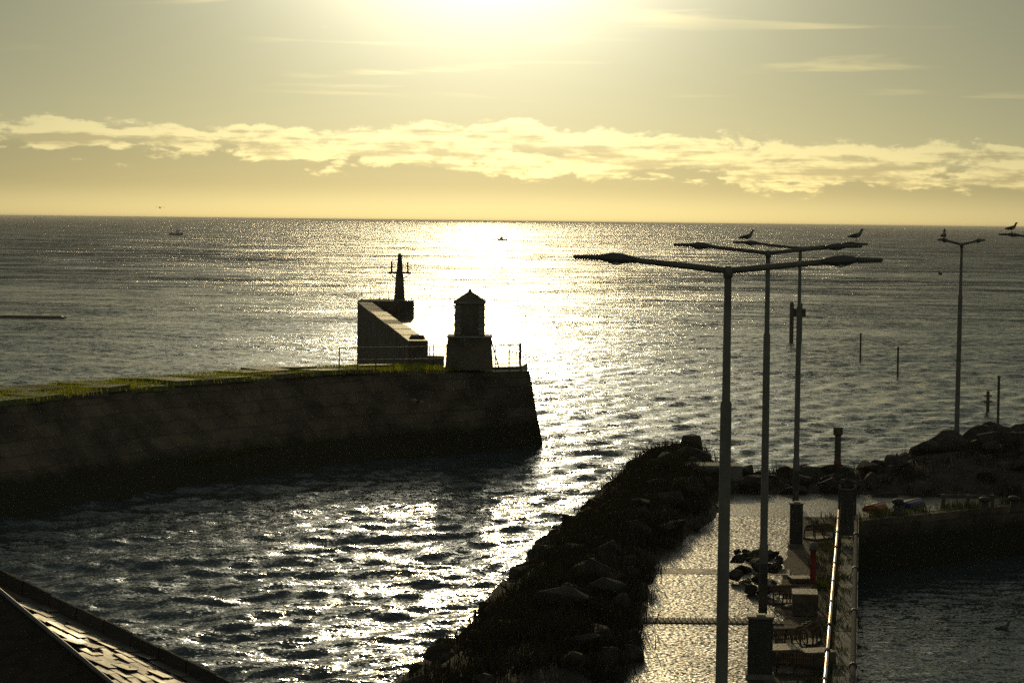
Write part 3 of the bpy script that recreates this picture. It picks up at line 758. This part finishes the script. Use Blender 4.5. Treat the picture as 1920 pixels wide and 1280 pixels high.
# ------------------------------------------------------------------ quay furniture
def cabinet(loc, w, h, label):
    o = empty('cabinet', loc, R(-4)); tag(o, label, 'cabinet', 'service cabinets by the lamps')
    MB().box(-w / 2 - .03, w / 2 + .03, -.19, .19, 0, .1).build('plinth', M_CONC, o)
    MB().box(-w / 2, w / 2, -.16, .16, .1, h - .04, .004, .004).build('body', M_DARKSTEEL, o)
    MB().box(-w / 2 - .025, w / 2 + .025, -.19, .19, h - .04, h, .01, .02).build('lid', M_STEEL, o)
    d = MB().box(-w / 2 + .03, w / 2 - .03, -.172, -.158, .14, h - .1).build('door', M_DARKSTEEL, o)
    MB().tube([(w / 2 - .08, -.18, h * .5), (w / 2 - .08, -.18, h * .5 + .12)], .012, 6).build('handle', M_STEEL, d)
    MB().box(-.08, .10, -.10, .10, h, h + .028, .01, .01).build('top_plate', M_PALEWOOD, o)
p = PY(1424, 1284, 45.2); cabinet((p.x, 45.2, ZQ), .47, 1.2, 'dark service cabinet at the foot of the second lamp, nearest the camera')
p = PY(1492, 1030, 63.8); cabinet((p.x, 63.8, ZQ), .34, 1.2, 'smaller dark service cabinet in front of the third lamp post')
p = P(1524, 1093, ZQ); o = empty('red_post', (p.x, p.y, ZQ)); tag(o, 'red round-topped post standing between the rubble heap and the railing', 'post')
MB().lathe([(.10, 0), (.10, .06), (.07, .08), (.07, .78)], 12).build('shaft', M_RED, o); MB().lathe([(.09, .78), (.10, .84), (.085, .95), (.03, 1.0)], 12).build('cap', M_STEEL, o, True)

# handrails along the quay edge
def handrail(name, off, z, r, y0, y1, m, label, npost, ncol):
    o = empty(name, (quay_edge(y0) + off, y0, ZQ)); tag(o, label, 'handrail')
    n = 8; pts = [((quay_edge(y0 + (y1 - y0) * i / n) - quay_edge(y0)), (y1 - y0) * i / n, z - ZQ + .012 * math.sin(i * 1.7)) for i in range(n + 1)]
    MB().tube(pts, r, 10).build('rail', m, o, True)
    ps = None; cl = None
    for i in range(npost):
        t = i / (npost - 1)
        if ps is None: ps = MB().tube([(0, 0, 0), (0, 0, z - ZQ)], r * .9, 8).build('post', M_DARKSTEEL, o); c = ps
        else: c = ps.copy(); COL.objects.link(c); c.parent = o
        c.location = (pts[-1][0] * t, (y1 - y0) * t, 0)
    for i in range(ncol):
        t = (i + .35) / ncol
        if cl is None: cl = MB().tube([(-.07 * .144, -.07, 0), (.07 * .144, .07, 0)], r * 1.45, 10).build('joint', M_DARKSTEEL, o); c = cl
        else: c = cl.copy(); COL.objects.link(c); c.parent = o
        c.location = (pts[-1][0] * t, (y1 - y0) * t, z - ZQ)
    return o
handrail('inner_handrail', -.49, 2.68, .036, 33, 63, M_BRASS, 'polished reddish handrail glinting in the sun on the quay', 9, 11)
handrail('edge_handrail', -.03, 2.66, .05, 33, 62, M_RAILG, 'thick grey handrail along the basin edge of the quay', 7, 5)
o = empty('gate_frame', (quay_edge(64) - .28, 64, ZQ)); tag(o, 'dark gate with two bright-tipped posts at the end of the quay railings', 'gate')
for s in (-1, 1):
    q = MB().tube([(s * .21, 0, 0), (s * .21, 0, 1.55)], .035, 8).build('post', M_DARKSTEEL, o); MB().lathe([(.037, 1.55), (.045, 1.58), (.04, 1.66), (.01, 1.68)], 10).build('tip', M_STEEL, q).location = (s * .21, 0, 0)
MB().box(-.17, .17, -.02, .02, .3, 1.5).build('panel', M_DARKSTEEL, o)
for z in (.25, 1.52): MB().tube([(-.21, 0, z), (.21, 0, z)], .022, 6).build('crossbar', M_DARKSTEEL, o)
# kerb of the quay edge
kb = empty('quay_coping', (0, 0, ZQ)); tag(kb, 'worn concrete coping along the basin edge under the grey handrail', 'coping')
for i in range(18):
    y0 = 36 + i * 2.0
    MB().add([(quay_edge(y0 + .03) - .42, y0 + .03, .004), (quay_edge(y0 + .03) + .04, y0 + .03, .004), (quay_edge(y0 + 1.97) + .04, y0 + 1.97, .004), (quay_edge(y0 + 1.97) - .42, y0 + 1.97, .004),
              (quay_edge(y0 + .03) - .42, y0 + .03, .10), (quay_edge(y0 + .03) + .04, y0 + .03, .10), (quay_edge(y0 + 1.97) + .04, y0 + 1.97, .10), (quay_edge(y0 + 1.97) - .42, y0 + 1.97, .10)],
             [(3, 2, 1, 0), (4, 5, 6, 7), (0, 1, 5, 4), (1, 2, 6, 5), (2, 3, 7, 6), (3, 0, 4, 7)]).build('coping_stone', M_CONC, kb)

# rubble heap by the path
for i in range(34):
    p = P(1425 + random.gauss(0, 26), 1080 + random.gauss(0, 22), ZQ); d = math.hypot((p.x - 6.2) / .8, (p.y - 58.5) / 3.2)
    rock((p.x, p.y, ZQ + .06 + max(0, .32 - .22 * d)), random.uniform(.22, .5), 'stone in the low rubble heap between the path and the red post', 'stones of the rubble heap', 'stone')
# lobster creels and boxes
def creel(loc, rz, label):
    o = empty('creel', loc, rz); tag(o, label, 'creel', 'creels on the quay')
    MB().box(-.36, .36, -.24, .24, 0, .05).build('base', M_TIMBER, o)
    for x in (-.33, 0, .33):
        MB().tube([(x, -.22, .05)] + [(x, -.22 * math.cos(t), .2 + .2 * math.sin(t)) for t in np.linspace(.1, math.pi - .1, 7)] + [(x, .22, .05)], .018, 6).build('hoop', M_DARKSTEEL, o)
    for t in np.linspace(.2, math.pi - .2, 6): MB().tube([(-.33, -.22 * math.cos(t), .2 + .2 * math.sin(t)), (.33, -.22 * math.cos(t), .2 + .2 * math.sin(t))], .012, 5).build('lath', M_NET, o)
    n = MB()
    for k in range(16):
        x = -.32 + .64 * k / 15; n.tube([(x, -.215 * math.cos(t), .2 + .195 * math.sin(t)) for t in np.linspace(.05, math.pi - .05, 7)], .014, 3)
    tag(n.build('netting', M_NET, o), kind='stuff')
for (px, py, rz, lb) in ((1468, 1130, .3, 'creel just right of the second lamp post'), (1500, 1140, -.5, 'creel below the pale crate lid'), (1478, 1215, .2, 'creel behind the nearer cabinet, farther from the railing'), (1512, 1205, 1.2, 'creel near the glinting handrail beyond the nearer cabinet'), (1490, 1262, -.2, 'creel nearest the bottom edge beside the cabinet'), (1535, 1010, .6, 'creel between the third lamp post and the gate')):
    p = P(px, py, ZQ); creel((p.x, p.y, ZQ), rz, lb)
def crate(px, py, w, d, h, rz, label):
    p = P(px, py, ZQ); o = empty('crate', (p.x, p.y, ZQ), rz); tag(o, label, 'crate', 'wooden crates on the quay')
    for s in (-1, 1):
        MB().box(-w / 2, w / 2, s * d / 2 - .015, s * d / 2 + .015, .02, h - .03).build('side', M_TIMBER, o)
        MB().box(-.015, .015, -d / 2 + .017, d / 2 - .017, .02, h - .03).build('end', M_TIMBER, o).location = (s * (w / 2 - .016), 0, 0)
    for k in range(4): MB().box(-w / 2 - .01, w / 2 + .01, -d / 2 + k * d / 4 + .006, -d / 2 + (k + 1) * d / 4 - .006, h - .028, h).build('lid_board', M_PALEWOOD, o)
crate(1508, 1150, .54, .8, .5, -.1, 'crate with a pale board lid right of the second lamp post')
crate(1500, 1090, .5, .5, .12, .1, 'low pale crate beside the red post')
crate(1465, 1240, .6, .7, .3, .2, 'crate half hidden behind the nearer cabinet')
crate(1530, 1250, .6, .5, .34, .3, 'crate close to the glinting handrail at the bottom')

# small boats laid up on the yard
def dinghy(px, py, L_, B, rz, m, label):
    p = P(px, py, ZQ); o = empty('upturned_dinghy', (p.x, p.y, ZQ), rz); o.scale.z = .32; tag(o, label, 'dinghy', 'small boats laid up on the yard')
    h = MB(); hull(h, L_, B, .42, .2); h.v = [(x, y, .40 - z * .9 if z > 0 else .40 - z * .35) for x, y, z in h.v]
    h.build('hull', m, o, True); MB().box(-L_ / 2 + .1, L_ / 2 - .25, -.03, .03, .52, .60).build('keel', M_TIMBER, o)
dinghy(1645, 954, 1.3, .62, R(62), M_ORANGE, 'orange upturned dinghy on the yard right of the gate')
dinghy(1710, 948, 1.7, .8, R(62), M_BLUE, 'blue covered dinghy on the yard right of the orange one')
def bollard(px, py, label):
    p = P(px, py, ZQ); o = empty('mooring_bollard', (p.x, p.y, ZQ)); tag(o, label, 'bollard', 'mooring bollards on the far quay')
    MB().lathe([(.17, 0), (.13, .05), (.11, .34)], 12).build('stem', M_DARKSTEEL, o, True); MB().lathe([(.11, .34), (.18, .38), (.18, .46), (.08, .5)], 12).build('head', M_DARKSTEEL, o, True)
bollard(1683, 966, 'mooring bollard on the far quay below the blue dinghy'); bollard(1846, 962, 'mooring bollard on the far quay left of the right edge'); bollard(1901, 960, 'mooring bollard on the far quay at the right edge')
b0 = P(1775, 956, ZQ); o = empty('timber_barrier', (b0.x, b0.y + .6, ZQ)); tag(o, 'low timber barrier on the far quay between the bollards', 'barrier')
for k in range(3): MB().box(-.05, .05, -.05, .05, 0, .42).build('post', M_TIMBER, o).location = (k * .75, 0, 0)
MB().box(-.1, 1.6, -.075, -.052, .3, .42).build('rail', M_TIMBER, o)

# ------------------------------------------------------------------ house roof in the near left corner
def PR(px, py):                # on the slope of the roof, pitched down to the right
    d = ray(px, py); n = Vector((.375, .03, .93)); p0 = Vector((-5, 31.5, 4.2)); o_ = Vector((0, 0, CH))
    return o_ + d * ((p0 - o_).dot(n) / d.dot(n))
A_ = PR(-60, 1064); B_ = PR(560, 1366); C_ = PR(285, 1352)
hs_ = empty('house', (-7, 34, ZQ)); tag(hs_, 'slate roof corner of a low house at the bottom left', 'house')
O = hs_.location
def lv(v): return tuple(Vector(v) - O)
ab = (B_ - A_); nrm = ab.cross(C_ - A_).normalized()
if nrm.z < 0: nrm = -nrm
ua = ab.normalized(); va = nrm.cross(ua).normalized()
if va.dot(C_ - A_) < 0: va = -va
LA = ab.length; wC = (C_ - A_).dot(va); lC = (C_ - A_).dot(ua)
low = Vector((0, 0, -.03))
MB().add([lv(A_ + low), lv(B_ + low), lv(C_ + low), lv(Vector((A_.x, A_.y, ZQ))), lv(Vector((B_.x, B_.y, ZQ))), lv(Vector((C_.x, C_.y, ZQ)))],
         [(0, 1, 2), (3, 5, 4), (0, 3, 4, 1), (1, 4, 5, 2), (2, 5, 3, 0)]).build('wall', M_STONE, hs_)
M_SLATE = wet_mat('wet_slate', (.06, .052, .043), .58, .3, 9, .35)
slate = None; sw, sl = .27, .30; row = 0; v_ = .1
rot = Matrix((ua, va, nrm if ua.cross(va).dot(nrm) > 0 else -nrm)).transposed().to_euler()
while v_ < wC + .1:
    x = (row % 2) * sw / 2
    while x < LA:
        edge = wC * (x / lC) if x < lC else wC * (LA - x) / (LA - lC) + wC * .0
        if v_ < edge - .34 and x > LA * .16:
            if slate is None:
                slate = MB().box(0, sw - .012, 0, sl + .05, 0, .012).build('slate', M_SLATE, hs_); c = slate
            else: c = slate.copy(); COL.objects.link(c); c.parent = hs_
            p = A_ + ua * x + va * v_ + nrm * random.uniform(.016, .024)
            c.location = lv(p); e = rot.copy(); c.rotation_euler = (e.to_matrix() @ Matrix.Rotation(random.gauss(-.01, .025), 3, 'X') @ Matrix.Rotation(random.gauss(0, .075), 3, 'Y')).to_euler()
        x += sw
    v_ += sl; row += 1
# raised skew along the far edge, in stones
d_out = Vector((ua.y, -ua.x, 0)).normalized()
if d_out.dot(va) > 0: d_out = -d_out
for i in range(12):
    t0 = LA * i / 12 + .012; t1 = LA * (i + 1) / 12 - .012
    def q_(t, w, z): 
        p = A_ + ua * t + d_out * w; return lv(p + Vector((0, 0, z)))
    h = .16 + .008 * (i % 3)
    MB().add([q_(t0, 0, -.1), q_(t1, 0, -.1), q_(t1, .16, -.1), q_(t0, .16, -.1), q_(t0, 0.05, h), q_(t1, 0.05, h), q_(t1, .11, h), q_(t0, .11, h)],
             [(3, 2, 1, 0), (4, 5, 6, 7), (0, 1, 5, 4), (1, 2, 6, 5), (2, 3, 7, 6), (3, 0, 4, 7)]).build('skew_stone', M_SKEW, hs_)
# near slope, turned to the camera and in shade, with its ridge roll
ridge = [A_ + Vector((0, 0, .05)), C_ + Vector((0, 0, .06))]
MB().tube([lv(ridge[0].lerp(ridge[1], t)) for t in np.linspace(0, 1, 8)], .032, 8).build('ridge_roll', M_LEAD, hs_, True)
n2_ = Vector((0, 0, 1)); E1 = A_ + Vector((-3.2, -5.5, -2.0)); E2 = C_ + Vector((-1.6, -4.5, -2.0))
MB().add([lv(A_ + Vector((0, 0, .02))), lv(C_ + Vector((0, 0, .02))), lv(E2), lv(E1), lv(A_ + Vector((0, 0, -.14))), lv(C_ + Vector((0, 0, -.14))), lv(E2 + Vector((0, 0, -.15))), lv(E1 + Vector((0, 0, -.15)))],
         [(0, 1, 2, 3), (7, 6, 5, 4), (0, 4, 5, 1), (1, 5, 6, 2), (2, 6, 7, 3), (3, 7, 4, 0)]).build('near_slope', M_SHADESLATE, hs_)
MB().add([lv(E1 + Vector((0, 0, -.16))), lv(E2 + Vector((0, 0, -.16))), lv(Vector((E2.x, E2.y, ZQ))), lv(Vector((E1.x, E1.y, ZQ))), lv(A_ + Vector((0, 0, -.3))), lv(C_ + Vector((0, 0, -.3))), lv(Vector((C_.x, C_.y, ZQ))), lv(Vector((A_.x, A_.y, ZQ)))],
         [(0, 1, 2, 3), (7, 6, 5, 4), (0, 4, 5, 1), (1, 5, 6, 2), (2, 6, 7, 3), (3, 7, 4, 0)]).build('near_wall', M_STONE, hs_)
